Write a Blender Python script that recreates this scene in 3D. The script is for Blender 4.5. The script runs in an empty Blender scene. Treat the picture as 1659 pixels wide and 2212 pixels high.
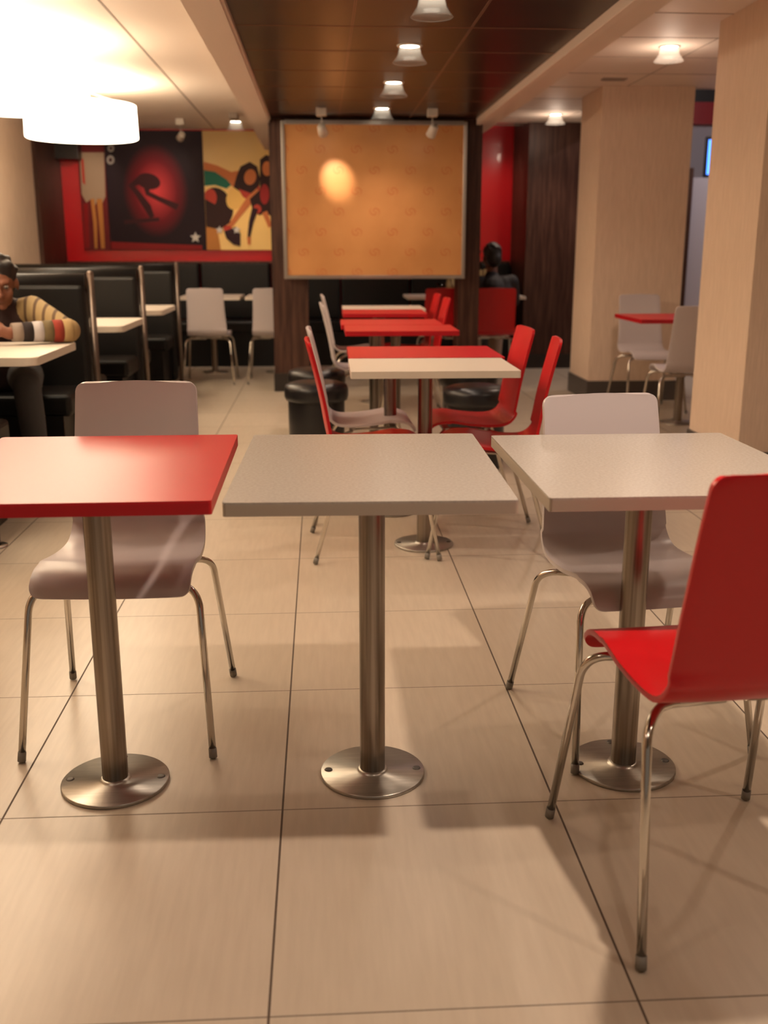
import bpy, bmesh, math, random
from mathutils import Vector, Matrix
random.seed(4)
S = bpy.context.scene
C = S.collection
PI = math.pi
R = math.radians

# ------------------------------------------------------------------ camera
cam_data = bpy.data.cameras.new('camera')
cam = bpy.data.objects.new('camera', cam_data); C.objects.link(cam)
cam.location = (0, 0, 1.165)
cam.rotation_euler = (R(90 - 14.55), 0, R(-3.46))
cam_data.sensor_fit = 'VERTICAL'; cam_data.sensor_height = 24.0
cam_data.lens = 24.0 * 2200 / 2212
cam_data.clip_start = 0.02; cam_data.clip_end = 100
cam_data.dof.use_dof = True
cam_data.dof.focus_distance = 2.6
cam_data.dof.aperture_fstop = 2.2
S.camera = cam

# ------------------------------------------------------------------ world, exposure
W = bpy.data.worlds.new('world'); S.world = W; W.use_nodes = True
W.node_tree.nodes['Background'].inputs[0].default_value = (1.0, 0.79, 0.62, 1)
W.node_tree.nodes['Background'].inputs[1].default_value = 0.17
S.view_settings.view_transform = 'Standard'
S.view_settings.look = 'None'
S.view_settings.gamma = 1
S.view_settings.use_curve_mapping = False
S.view_settings.exposure = 0.0
WARM = (1.0, 0.77, 0.60)
DOWN_W = 24.0       # each downlight
DRUM_E = 8.0       # drum lamp diffuser emission

# ------------------------------------------------------------------ materials
MATS = {}
def srgb(r, g, b):
    f = lambda v: (v/255/12.92) if v/255 <= .04045 else ((v/255+.055)/1.055)**2.4
    return (f(r), f(g), f(b), 1)
def mat(name, col, rough=.5, metal=0., spec=.5, coat=0., emit=None, estr=0.):
    m = bpy.data.materials.new(name); m.use_nodes = True
    b = m.node_tree.nodes['Principled BSDF']
    b.inputs['Base Color'].default_value = col if len(col) == 4 else (*col, 1)
    b.inputs['Roughness'].default_value = rough
    b.inputs['Metallic'].default_value = metal
    b.inputs['Specular IOR Level'].default_value = spec
    b.inputs['Coat Weight'].default_value = coat
    if emit:
        b.inputs['Emission Color'].default_value = (*emit, 1)
        b.inputs['Emission Strength'].default_value = estr
    MATS[name] = m
    return m
def nd(m): return m.node_tree.nodes, m.node_tree.links, m.node_tree.nodes['Principled BSDF']
def coords(m, scale=(1, 1, 1), kind='Object'):
    n, l, b = nd(m)
    t = n.new('ShaderNodeTexCoord'); mp = n.new('ShaderNodeMapping')
    mp.inputs['Scale'].default_value = scale
    l.new(t.outputs[kind], mp.inputs['Vector'])
    return mp.outputs['Vector']
def noisy(m, c1, c2, scale=(1, 1, 1), freq=8, detail=4, lo=.35, hi=.65, bump=0.):
    n, l, b = nd(m)
    v = coords(m, scale)
    t = n.new('ShaderNodeTexNoise'); t.inputs['Scale'].default_value = freq; t.inputs['Detail'].default_value = detail
    l.new(v, t.inputs['Vector'])
    r = n.new('ShaderNodeValToRGB')
    r.color_ramp.elements[0].position = lo; r.color_ramp.elements[0].color = (*c1[:3], 1)
    r.color_ramp.elements[1].position = hi; r.color_ramp.elements[1].color = (*c2[:3], 1)
    l.new(t.outputs['Fac'], r.inputs['Fac']); l.new(r.outputs['Color'], b.inputs['Base Color'])
    if bump:
        bp = n.new('ShaderNodeBump'); bp.inputs['Strength'].default_value = bump; bp.inputs['Distance'].default_value = .002
        l.new(t.outputs['Fac'], bp.inputs['Height']); l.new(bp.outputs['Normal'], b.inputs['Normal'])
    return r
def mth(m, op, a, b=None, c=None):
    n, l, _ = nd(m)
    x = n.new('ShaderNodeMath'); x.operation = op
    for i, v in enumerate((a, b, c)):
        if v is None: continue
        if isinstance(v, (int, float)): x.inputs[i].default_value = v
        else: l.new(v, x.inputs[i])
    return x.outputs[0]
def mixc(m, fac, a, b):
    n, l, _ = nd(m)
    x = n.new('ShaderNodeMix'); x.data_type = 'RGBA'
    if isinstance(fac, (int, float)): x.inputs[0].default_value = fac
    else: l.new(fac, x.inputs[0])
    for i, v in ((6, a), (7, b)):
        if isinstance(v, tuple): x.inputs[i].default_value = v if len(v) == 4 else (*v, 1)
        else: l.new(v, x.inputs[i])
    return x.outputs[2]

# floor tiles: 0.588 x 0.608 m porcelain with fine grain and thin grout
m = mat('floor_tile', (.6, .5, .4), .32, spec=.45)
n, l, b = nd(m)
r = noisy(m, (.52, .44, .345), (.58, .495, .39), (22, 2.2, 1), 3, 6, .3, .7)
tc = n.new('ShaderNodeTexCoord'); sp = n.new('ShaderNodeSeparateXYZ'); l.new(tc.outputs['Object'], sp.inputs[0])
def grout(ax, off, size, w):
    f = mth(m, 'FRACT', mth(m, 'DIVIDE', mth(m, 'SUBTRACT', sp.outputs[ax], off), size))
    d = mth(m, 'MINIMUM', f, mth(m, 'SUBTRACT', 1.0, f))
    return mth(m, 'LESS_THAN', mth(m, 'MULTIPLY', d, size), w)
gx = grout(0, -.099, .588, .0022); gy = grout(1, 1.352, .608, .0017)
gm = mth(m, 'MAXIMUM', gx, mth(m, 'MULTIPLY', gy, .75))
cell = n.new('ShaderNodeTexWhiteNoise'); cell.noise_dimensions = '2D'
cv = n.new('ShaderNodeCombineXYZ')
l.new(mth(m, 'FLOOR', mth(m, 'DIVIDE', mth(m, 'SUBTRACT', sp.outputs[0], -.099), .588)), cv.inputs[0])
l.new(mth(m, 'FLOOR', mth(m, 'DIVIDE', mth(m, 'SUBTRACT', sp.outputs[1], 1.352), .608)), cv.inputs[1])
l.new(cv.outputs[0], cell.inputs['Vector'])
tint = mixc(m, mth(m, 'MULTIPLY', cell.outputs['Value'], .25), r.outputs['Color'], (.47, .40, .31))
l.new(mixc(m, gm, tint, (.10, .07, .05)), b.inputs['Base Color'])
l.new(mth(m, 'ADD', mth(m, 'MULTIPLY', gm, .5), .30), b.inputs['Roughness'])

m = mat('wallpaper', (.55, .43, .31), .75, spec=.2)
noisy(m, (.70, .545, .42), (.85, .68, .54), (60, 60, 3), 2.2, 5, .3, .7, .15)
m = mat('wallpaper_fine', (.55, .43, .31), .75, spec=.2)
noisy(m, (.70, .535, .41), (.81, .635, .50), (90, 90, 4), 2.2, 5, .3, .7, .15)
m = mat('dark_wood', (.08, .03, .02), .45, spec=.3)
noisy(m, (.040, .015, .010), (.095, .044, .030), (22, 22, 1.3), 2.5, 6, .35, .7)
m = mat('brown_wood_dado', (.05, .02, .015), .5, spec=.3)
noisy(m, (.035, .012, .009), (.07, .03, .02), (3, 3, 20), 2.5, 5)
mat('ceiling_white', (.80, .68, .58), .6, spec=.25)
mat('ceiling_border', (.72, .59, .50), .55, spec=.3)
m = mat('ceiling_brown', (.04, .015, .008), .30, spec=.24)
noisy(m, (.028, .009, .0045), (.040, .014, .007), (1, 1, 1), 3, 4)
mat('seam_pale', (.30, .15, .10), .4)
mat('seam_dark', (.30, .23, .18), .6)
mat('red_wall', (.62, .008, .014), .22, spec=.5, coat=.3)
mat('red_fascia', (.38, .01, .015), .4)
mat('blue_white_wall', (.50, .47, .52), .6)
mat('dark_skirting', (.075, .062, .055), .4)
mat('black_frame', (.02, .014, .012), .4)
mat('leather', (.0075, .007, .007), .42, spec=.32)
mat('leather_seam', (.004, .004, .004), .7)
mat('pouf_black', (.008, .008, .010), .33, spec=.5)
mat('steel', (.46, .42, .37), .30, metal=1.)
m = mat('brushed_steel', (.42, .37, .31), .30, metal=1.)
noisy(m, (.22, .185, .155), (.40, .35, .30), (60, 60, 1), 2, 4, .3, .7)
b = m.node_tree.nodes['Principled BSDF']; b.inputs['Anisotropic'].default_value = .5
m = mat('plate_steel', (.52, .49, .43), .34, metal=.85)
noisy(m, (.38, .36, .32), (.48, .46, .41), (3, 30, 1), 4, 4, .3, .7)
mat('post_steel', (.20, .155, .13), .38, metal=.9)
mat('chrome', (.62, .58, .52), .14, metal=1.)
mat('bolt', (.10, .09, .08), .5, metal=.6)
mat('rubber', (.22, .20, .17), .5)
m = mat('table_white', (.66, .60, .52), .27, spec=.5)
noisy(m, (.42, .38, .335), (.48, .44, .39), (1, 1, 1), 160, 2, .35, .65)
mat('table_white_edge', (.42, .36, .29), .45)
mat('cream_top', (.78, .70, .60), .35)
mat('red_top', (.56, .008, .018), .34, spec=.45)
mat('red_edge', (.46, .005, .012), .35)
mat('red_shell', (.53, .006, .010), .33, spec=.45)
mat('white_shell', (.56, .50, .505), .36, spec=.4)
mat('lamp_shade', (.9, .86, .78), .6, emit=(1., .84, .62), estr=DRUM_E)
mat('lamp_glow', (1, 1, 1), .5, emit=(1., .88, .70), estr=26)
mat('lamp_ring', (.75, .72, .66), .3, metal=.5)
mat('white_metal', (.62, .57, .50), .4)
m = mat('glare_haze', (.95, .93, .88), .25)  # see-through haze for the lens glare shaped below the downlights
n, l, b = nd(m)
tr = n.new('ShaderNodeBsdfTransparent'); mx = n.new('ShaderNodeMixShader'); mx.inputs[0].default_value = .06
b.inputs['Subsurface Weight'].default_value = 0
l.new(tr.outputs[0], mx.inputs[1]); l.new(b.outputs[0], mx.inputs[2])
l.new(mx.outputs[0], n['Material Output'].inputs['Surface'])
m = mat('drink_glass', (.9, .93, .95), .03)
b = m.node_tree.nodes['Principled BSDF']; b.inputs['Transmission Weight'].default_value = 1.; b.inputs['IOR'].default_value = 1.45
mat('skin', (.20, .07, .035), .6)
mat('skin_dark', (.16, .06, .035), .5)
mat('hair', (.010, .007, .006), .5)
mat('eye_white', (.22, .17, .14), .4)
m = mat('shirt_beige', (.34, .24, .105), .85)
n, l, b = nd(m)
wv = n.new('ShaderNodeTexWave'); wv.inputs['Scale'].default_value = 5.5; wv.inputs['Distortion'].default_value = 1.2; wv.bands_direction = 'X'
l.new(coords(m), wv.inputs['Vector']); rr = n.new('ShaderNodeValToRGB'); l.new(wv.outputs['Fac'], rr.inputs['Fac'])
rr.color_ramp.elements[0].color = (.10, .055, .025, 1); rr.color_ramp.elements[0].position = .12
rr.color_ramp.elements[1].color = (.31, .215, .095, 1); rr.color_ramp.elements[1].position = .3
l.new(rr.outputs['Color'], b.inputs['Base Color'])
mat('shirt_inner', (.03, .012, .012), .8)
mat('jeans', (.055, .055, .06), .85)
mat('jacket', (.010, .008, .011), .7)
mat('chinos', (.33, .23, .17), .8)
mat('shoe', (.015, .012, .012), .5)
mat('screen_blue', (.02, .1, .4), .3, emit=(.06, .22, 1.), estr=4.0)
mat('screen_casing', (.02, .02, .03), .4)
mat('tan_ring', (.36, .32, .29), .5)
mat('star_white', (.70, .66, .60), .5)

# patterned amber board (staggered curled motifs)
m = mat('amber_board', (.5, .25, .07), .42, spec=.35)
n, l, b = nd(m)
tc = n.new('ShaderNodeTexCoord'); sp = n.new('ShaderNodeSeparateXYZ'); l.new(tc.outputs['Object'], sp.inputs[0])
gw, gh = .285, .156
fy = mth(m, 'DIVIDE', sp.outputs[2], gh)
row = mth(m, 'FLOOR', fy)
fx = mth(m, 'ADD', mth(m, 'DIVIDE', sp.outputs[0], gw), mth(m, 'MULTIPLY', mth(m, 'MODULO', mth(m, 'ABSOLUTE', row), 2.0), .5))
px = mth(m, 'MULTIPLY', mth(m, 'SUBTRACT', mth(m, 'FRACT', fx), .5), gw)
pz = mth(m, 'MULTIPLY', mth(m, 'SUBTRACT', mth(m, 'FRACT', fy), .5), gh)
rad = mth(m, 'SQRT', mth(m, 'ADD', mth(m, 'MULTIPLY', px, px), mth(m, 'MULTIPLY', pz, pz)))
ang = mth(m, 'ARCTAN2', pz, px)
curl = mth(m, 'SINE', mth(m, 'ADD', mth(m, 'MULTIPLY', rad, 210.0), mth(m, 'MULTIPLY', ang, 2.0)))
ln = mth(m, 'GREATER_THAN', curl, .35)
ins = mth(m, 'LESS_THAN', rad, .042)
mk = mth(m, 'MULTIPLY', mth(m, 'MULTIPLY', ln, ins), .42)
base = noisy(m, (.50, .225, .075), (.57, .27, .095), (1, 1, 1), 3, 3)
l.new(mixc(m, mk, base.outputs['Color'], (.42, .07, .02)), b.inputs['Base Color'])

# dark poster print with a red stage glow printed in it
m = mat('poster_dark', (.04, .005, .01), .5, spec=.2)
n, l, b = nd(m)
v = n.new('ShaderNodeTexCoord'); mp = n.new('ShaderNodeMapping'); mp.inputs['Scale'].default_value = (2.9, 1, 2.1)
l.new(v.outputs['Object'], mp.inputs['Vector'])
g = n.new('ShaderNodeTexGradient'); g.gradient_type = 'SPHERICAL'; l.new(mp.outputs[0], g.inputs['Vector'])
r = n.new('ShaderNodeValToRGB'); l.new(g.outputs['Fac'], r.inputs['Fac'])
r.color_ramp.elements[0].color = (.018, .006, .012, 1); r.color_ramp.elements[0].position = .05
r.color_ramp.elements[1].color = (.85, .07, .08, 1); r.color_ramp.elements[1].position = .95
e = r.color_ramp.elements.new(.4); e.color = (.20, .008, .018, 1)
l.new(r.outputs['Color'], b.inputs['Base Color'])
m = mat('poster_yellow', (.8, .5, .12), .35)
n, l, b = nd(m)
v = n.new('ShaderNodeTexCoord'); sp = n.new('ShaderNodeSeparateXYZ'); l.new(v.outputs['Object'], sp.inputs[0])
r = n.new('ShaderNodeValToRGB'); l.new(mth(m, 'ADD', mth(m, 'DIVIDE', sp.outputs[2], 1.16), .5), r.inputs['Fac'])
r.color_ramp.elements[0].color = (.98, .66, .22, 1); r.color_ramp.elements[1].color = (.55, .32, .07, 1)
e = r.color_ramp.elements.new(.45); e.color = (.98, .64, .18, 1)
l.new(r.outputs['Color'], b.inputs['Base Color'])
for k, c in dict(p_hair=(.03, .006, .006), p_skin=(.62, .19, .06), p_skin_red=(.50, .05, .03), p_glow=(.88, .55, .15), p_green=(.01, .16, .10),
                 p_black=(.03, .006, .012), p_shadow=(.05, .004, .010), p_dress=(.35, .02, .02), p_tan=(.42, .30, .20), p_orange=(.55, .22, .05),
                 p_maroon=(.16, .01, .012), p_band=(.28, .005, .008)).items():
    mat(k, c, .5, spec=.25)

# ------------------------------------------------------------------ mesh helpers
class MB:
    def __init__(s): s.bm = bmesh.new(); s.mi = 0
    def face(s, vs, smooth=False):
        try: f = s.bm.faces.new(vs)
        except ValueError: return
        f.material_index = s.mi; f.smooth = smooth
        return f
    def box(s, x0, x1, y0, y1, z0, z1, bev=0.):
        vs = [s.bm.verts.new((x, y, z)) for x in (x0, x1) for y in (y0, y1) for z in (z0, z1)]
        fs = [s.face([vs[i] for i in q]) for q in ((0, 1, 3, 2), (4, 6, 7, 5), (0, 4, 5, 1), (2, 3, 7, 6), (0, 2, 6, 4), (1, 5, 7, 3))]
        if bev:
            es = set(e for f in fs for e in f.edges)
            bmesh.ops.bevel(s.bm, geom=list(es), offset=bev, segments=3, affect='EDGES', profile=.5)
        return s
    def slab(s, x0, x1, y0, y1, z0, z1, r, seg=5, bev=0.):   # rounded-corner plate
        pts = []
        for cx, cy, a in ((x1-r, y1-r, 0), (x0+r, y1-r, 90), (x0+r, y0+r, 180), (x1-r, y0+r, 270)):
            for i in range(seg+1):
                t = R(a + 90*i/seg); pts.append((cx + r*math.cos(t), cy + r*math.sin(t)))
        return s.prism(pts, z0, z1, bev=bev)
    def prism(s, pts, z0, z1, M=None, bev=0.):
        M = M or Matrix()
        a = [s.bm.verts.new(M @ Vector((x, y, z0))) for x, y in pts]
        b = [s.bm.verts.new(M @ Vector((x, y, z1))) for x, y in pts]
        f0 = s.face(a[::-1]); f1 = s.face(b)
        k = len(pts)
        for i in range(k): s.face([a[i], a[(i+1) % k], b[(i+1) % k], b[i]])
        if bev: bmesh.ops.bevel(s.bm, geom=list(f0.edges)+list(f1.edges), offset=bev, segments=2, affect='EDGES')
        return s
    def lathe(s, prof, cx=0, cy=0, seg=40, M=None, closed=True):
        M = M or Matrix()
        rings = []
        for r, z in prof:
            if r < 1e-6: rings.append([s.bm.verts.new(M @ Vector((cx, cy, z)))])
            else: rings.append([s.bm.verts.new(M @ Vector((cx + r*math.cos(2*PI*i/seg), cy + r*math.sin(2*PI*i/seg), z))) for i in range(seg)])
        for a, b in zip(rings, rings[1:]):
            for i in range(seg):
                j = (i+1) % seg
                if len(a) == 1 and len(b) > 1: s.face([a[0], b[i], b[j]], True)
                elif len(b) == 1 and len(a) > 1: s.face([a[i], a[j], b[0]], True)
                elif len(a) > 1: s.face([a[i], a[j], b[j], b[i]], True)
        return s
    def tube(s, pts, rad, seg=14, caps=True):
        pts = [Vector(p) for p in pts]; k = len(pts)
        rr = rad if isinstance(rad, (list, tuple)) else [rad]*k
        rings = []; prev = None
        for i, p in enumerate(pts):
            d = (pts[min(i+1, k-1)] - pts[max(i-1, 0)]).normalized()
            if prev is None:
                u = d.cross(Vector((0, 0, 1)))
                if u.length < 1e-3: u = d.cross(Vector((1, 0, 0)))
                u.normalize()
            else:
                u = (prev - d*prev.dot(d)).normalized()
            prev = u; w = d.cross(u)
            rings.append([s.bm.verts.new(p + (u*math.cos(2*PI*j/seg) + w*math.sin(2*PI*j/seg))*rr[i]) for j in range(seg)])
        for a, b in zip(rings, rings[1:]):
            for j in range(seg): s.face([a[j], a[(j+1) % seg], b[(j+1) % seg], b[j]], True)
        if caps: s.face(rings[0][::-1]); s.face(rings[-1])
        return s
    def ball(s, c, r, rot=None, seg=20, rings=14):
        r = (r, r, r) if isinstance(r, (int, float)) else r
        M = Matrix.Translation(c) @ (rot or Matrix()) @ Matrix.Diagonal((*r, 1))
        return s.lathe([(math.sin(PI*i/rings), -math.cos(PI*i/rings)) if 0 < i < rings else (0, -1 if i == 0 else 1) for i in range(rings+1)], seg=seg, M=M)
    def limb(s, pts, rad):
        pts = [Vector(p) for p in pts]
        s.tube(pts, rad)
        for p, r in zip(pts, rad): s.ball(p, r*1.0, seg=14, rings=8)
        return s
def setm(o, mats):
    for k in (mats if isinstance(mats, (list, tuple)) else [mats]): o.data.materials.append(MATS[k])
def obj(name, mb, mats, parent=None, bevel=0., loc=None, kind=None):
    me = bpy.data.meshes.new(name)
    bmesh.ops.recalc_face_normals(mb.bm, faces=mb.bm.faces)
    mb.bm.to_mesh(me); mb.bm.free()
    o = bpy.data.objects.new(name, me); C.objects.link(o); setm(o, mats)
    if loc is not None: o.location = loc
    if parent: o.parent = parent
    if bevel:
        b = o.modifiers.new('bevel', 'BEVEL'); b.width = bevel; b.segments = 2; b.limit_method = 'ANGLE'
    if kind: o['kind'] = kind
    return o
def tag(o, label, cat, group=None):
    o['label'] = label; o['category'] = cat
    if group: o['group'] = group
    return o
def thing(name, label, cat, loc=(0, 0, 0), rz=0, group=None):
    o = bpy.data.objects.new(name, None); C.objects.link(o)
    o.location = loc; o.rotation_euler = (0, 0, rz); o.empty_display_size = .05
    return tag(o, label, cat, group)
def children(o): return [c for c in bpy.data.objects if c.parent == o]
def copy_tree(o, parent=None):
    c = o.copy(); C.objects.link(c); c.parent = parent
    for ch in children(o): copy_tree(ch, c)
    return c
def struct(name, mb, mats, parent=None, label=None, bevel=0., loc=None):
    o = obj(name, mb, mats, parent, bevel=bevel, loc=loc)
    if not parent: o['kind'] = 'structure'
    if label: o['label'] = label; o['category'] = name.split('_')[0]
    return o
def arc3(a, b, c, n=6):        # quadratic bend a->c with corner b
    a, b, c = Vector(a), Vector(b), Vector(c)
    return [(a*(1-t)**2 + b*2*t*(1-t) + c*t*t) for t in [i/n for i in range(n+1)]]

# ------------------------------------------------------------------ the setting
ZL, ZB, ZD = 2.31, 2.115, 2.15      # pale ceiling, border underside, brown ceiling
XL, XR = -.385, 1.255
struct('floor', MB().box(-3.2, 6.0, -3.0, 13.0, -.08, 0), 'floor_tile', label='glossy beige porcelain tiled floor')
# brown central ceiling with pale seams
c = MB().box(XL, XR, -3, 8.75, ZD, ZD+.06)
cc = struct('ceiling', c, 'ceiling_brown', label='dark glossy brown tiled ceiling over the middle aisle')
c = MB()
for x in (.159, .712): c.box(x-.0035, x-.0015, -3, 8.7, ZD-.002, ZD+.01).box(x+.0045, x+.0065, -3, 8.7, ZD-.002, ZD+.01)
for k in range(-12, 7): c.box(XL, XR, 5.09+.61*k-.0022, 5.09+.61*k+.0022, ZD-.002, ZD+.01)
struct('ceiling_seams', c, 'seam_pale', cc)
c = MB().box(-.54, XL, -3, 10.86, ZB, ZL+.05).box(XL-.012, XL+.012, -3, 8.5, ZB+.012, ZD+.03, .004)
struct('trim_1', c, 'ceiling_border', label='pale dropped ceiling border left of the brown ceiling')
c = MB().box(XR, 1.41, -3, 10.86, ZB, ZL+.05).box(XR-.012, XR+.03, -3, 8.5, ZB-.012, ZD+.03, .004)
struct('trim_2', c, 'ceiling_border', label='pale dropped ceiling border right of the brown ceiling')
c = MB().box(-3.2, -.53, -3, 11.0, ZL, ZL+.08)
cl = struct('ceiling_left', c, 'ceiling_white', label='pale ceiling over the booths')
struct('ceiling_seams', MB().box(-1.045, -1.035, -3, 10.9, ZL-.002, ZL+.01), 'seam_dark', cl)
c = MB().box(1.40, 2.80, -3, 10.2, ZL, ZL+.08).box(2.80, 6.0, -3, 8.0, ZL, ZL+.08)
cr = struct('ceiling_right', c, 'ceiling_white', label='pale tiled ceiling over the right aisle')
c = MB().box(2.257, 2.263, -3, 10.1, ZL-.002, ZL+.01)
for k in range(-13, 9):
    y = 5.5+.61*k
    c.box(1.41, 2.8 if y > 8 else 6.0, y-.0025, y+.0025, ZL-.002, ZL+.01)
struct('ceiling_seams', c, 'seam_dark', cr)
struct('ceiling_middle', MB().box(XL, XR, 8.75, 10.9, 2.25, 2.31), 'ceiling_brown', label='dark ceiling strip behind the amber board')
struct('wall_back', MB().box(-2.7, 2.02, 10.9, 11.0, 0, 2.4), 'red_wall', label='glossy red lacquered back wall')
c = MB().box(-2.75, -2.62, -3.0, 10.0, 0, 2.4)
struct('wall_left', c, 'wallpaper', label='cream textured left wall behind the booths')
c = MB().box(-2.72, -2.58, 10.0, 10.9, 0, 2.4)
struct('trim_3', c, 'dark_wood', label='dark wood return at the left end of the red wall')
struct('trim_4', MB().box(-2.60, -2.36, 10.70, 10.9, 2.005, 2.17, .006), 'black_frame', label='dark box at the top left corner of the red wall')
# wood clad block at the far right
c = MB().box(1.985, 3.35, 10.1, 11.0, 0, 2.4)
struct('wall_wood', c, 'dark_wood', label='dark wood panelled wall right of the red wall')
struct('baseboard_wood', MB().box(1.975, 3.36, 10.085, 10.1, 0, .14), 'black_frame')
# kitchen side seen through the gap
c = MB().box(2.8, 6.0, 12.5, 12.6, 0, 2.56)
struct('wall_far', c, 'blue_white_wall', label='pale bluish wall seen through the right gap')
struct('trim_5', MB().box(2.8, 6.0, 12.38, 12.5, 2.56, 2.80), 'red_fascia', label='red fascia band over the far bluish wall')
struct('trim_6', MB().box(2.8, 6.0, 12.44, 12.6, 2.80, 3.2), 'black_frame', label='dark panel above the red fascia')
struct('ceiling_far', MB().box(2.8, 6.0, 8.0, 12.6, 3.1, 3.16).box(2.8, 6.0, 7.98, 8.04, ZL+.08, 3.16), 'black_frame', label='dark far ceiling')
struct('wall_right', MB().box(6.0, 6.1, -3, 12.6, 0, 3.2), 'wallpaper')
d = struct('door_1', MB().box(3.66, 4.5, 10.30, 10.34, 0.0, 1.83, .004), 'blue_white_wall', label='pale door panel beyond the far pillar')
t = thing('downlight', 'out of frame lamp added to light the far bluish wall and door', 'ceiling light', (4.3, 9.0, 3.1), 0, 'downlights out of view')  # unseen lamp added to brighten the wall and door in the gap
obj('lamp', MB().lathe([(0, -.02), (.06, -.02), (.06, 0)], seg=24), 'lamp_ring', t)
KITCHEN_FILL = t
struct('trim_7', MB().box(3.56, 3.65, 10.25, 10.37, 0, 1.92, .004), 'dark_wood', label='dark upright door post beyond the far pillar')
# pillars
def pillar(name, x0, x1, y0, y1, label, wall='wallpaper_fine'):
    t = thing(name, label, 'pillar', ((x0+x1)/2, (y0+y1)/2, 0)); t['kind'] = 'structure'
    ox, oy = (x0+x1)/2, (y0+y1)/2
    obj('shaft', MB().box(x0-ox, x1-ox, y0-oy, y1-oy, 0, ZL), wall, t)
    obj('skirting', MB().box(x0-ox-.012, x1-ox+.012, y0-oy-.012, y1-oy+.012, 0, .155, .003), 'dark_skirting', t)
    return t
pillar('pillar', 2.075, 2.765, 7.86, 8.46, 'wide cream wallpapered pillar with grey skirting beyond the red side table')
pillar('pillar', 2.105, 2.95, 4.98, 5.68, 'cream wallpapered pillar at the right edge, nearest the camera')
def wood_column(x0, x1, label):
    t = thing('wood_column', label, 'column', ((x0+x1)/2, 8.65, 0)); t['kind'] = 'structure'
    w = (x1-x0)/2
    obj('shaft', MB().box(-w, w, -.1, .16, 0, 2.25), 'dark_wood', t)
    obj('skirting', MB().box(-w-.006, w+.006, -.108, .168, 0, .15), 'black_frame', t)
wood_column(-.395, -.105, 'dark wood column holding the left side of the amber board')
wood_column(1.13, 1.305, 'dark wood column holding the right side of the amber board')
struct('trim_8', MB().box(-.105, 1.13, 8.56, 8.76, 2.06, 2.25), 'dark_wood', label='dark wood lintel above the amber board')

# ------------------------------------------------------------------ chairs
def shell_mesh(hw=(.156, .161, .173, .184, .182)):
    ctrl = [(-.254, .828), (-.222, .70), (-.198, .59), (-.184, .51), (-.170, .455), (-.132, .420), (-.07, .412), (.02, .418), (.105, .431), (.160, .430), (.194, .413), (.206, .386)]
    cp = [Vector((0, *ctrl[0])) * 2 - Vector((0, *ctrl[1]))] + [Vector((0, *p)) for p in ctrl] + [Vector((0, *ctrl[-1])) * 2 - Vector((0, *ctrl[-2]))]
    line = []
    for i in range(1, len(cp)-2):
        for k in range(8):
            t = k/8; p0, p1, p2, p3 = cp[i-1:i+3]
            line.append(.5*((2*p1) + (p2-p0)*t + (2*p0-5*p1+4*p2-p3)*t*t + (3*p1-p0-3*p2+p3)*t**3))
    line.append(cp[-2])
    s = [0.]
    for a, b in zip(line, line[1:]): s.append(s[-1] + (b-a).length)
    L = s[-1]
    us = [0, .0015, .004, .008, .013, .019, .027]
    us = us + [.027 + (L-.054)*i/46 for i in range(1, 46)] + [L-u for u in us[::-1]]
    m = MB(); bm = m.bm; rows = []; NX = 12; rc = .027
    for u in us:
        j = 0
        while j < len(s)-2 and s[j+1] < u: j += 1
        t = (u-s[j])/(s[j+1]-s[j]); p = line[j].lerp(line[j+1], t)
        f = u/L*(len(hw)-1); k = min(int(f), len(hw)-2); w = hw[k] + (hw[k+1]-hw[k])*(f-k)
        d = min(u, L-u)
        if d < rc: w = w - rc + math.sqrt(max(0, rc*rc - (rc-d)**2))
        row = []
        for i in range(NX+1):
            x = -1 + 2*i/NX
            dip = .006*x*x*(1 if .42 < u/L < .85 else .4)
            if u/L < .45: q = p + Vector((0, .010*x*x, 0))
            else: q = p + Vector((0, 0, dip))
            row.append(bm.verts.new((x*w, q.y, q.z)))
        rows.append(row)
    for a, b in zip(rows, rows[1:]):
        for i in range(NX): m.face([a[i], a[i+1], b[i+1], b[i]], True)
    bmesh.ops.recalc_face_normals(bm, faces=bm.faces)
    bmesh.ops.solidify(bm, geom=bm.faces[:], thickness=.011)
    return m
def make_chair(mt, hw=(.156, .161, .173, .184, .182)):
    t = thing('cafe_chair', 'x', 'chair')
    s = obj('shell', shell_mesh(hw), mt, t)
    for f in s.data.polygons: f.use_smooth = True
    e = s.modifiers.new('edge', 'BEVEL'); e.width = .003; e.segments = 2; e.limit_method = 'ANGLE'; e.angle_limit = R(50)
    for sx in (-1, 1):
        for fr in (1, 0):
            if fr: P = [(sx*.02, .12, .396), (sx*.13, .135, .396)] + arc3((sx*.150, .14, .396), (sx*.194, .160, .394), (sx*.198, .175, .345), 8)[0:] + [(sx*.2225, .245, .004)]
            else: P = [(sx*.02, -.06, .391), (sx*.12, -.065, .391)] + arc3((sx*.145, -.075, .391), (sx*.188, -.115, .388), (sx*.194, -.135, .345), 8)[0:] + [(sx*.2225, -.232, .004)]
            g = obj('leg', MB().tube(P, .0085), 'chrome', t)
            a, b = Vector(P[-2]), Vector(P[-1]); dd = (b-a).normalized()
            obj('foot_cap', MB().tube([b-dd*.022, b+dd*.0], .0098), 'rubber', g)
    fr = MB()
    for sx in (-1, 1):
        fr.tube([(sx*.09, -.07, .394), (sx*.09, .13, .400)], .006)
        
    for y in (-.06, .12): fr.box(-.11, .11, y-.014, y+.014, .392, .405, .002)
    obj('seat_frame', fr, 'steel', t)
    return t
protos = {'r': make_chair('red_shell', (.170, .174, .181, .186, .182)), 'w': make_chair('white_shell')}
used = set()
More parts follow.
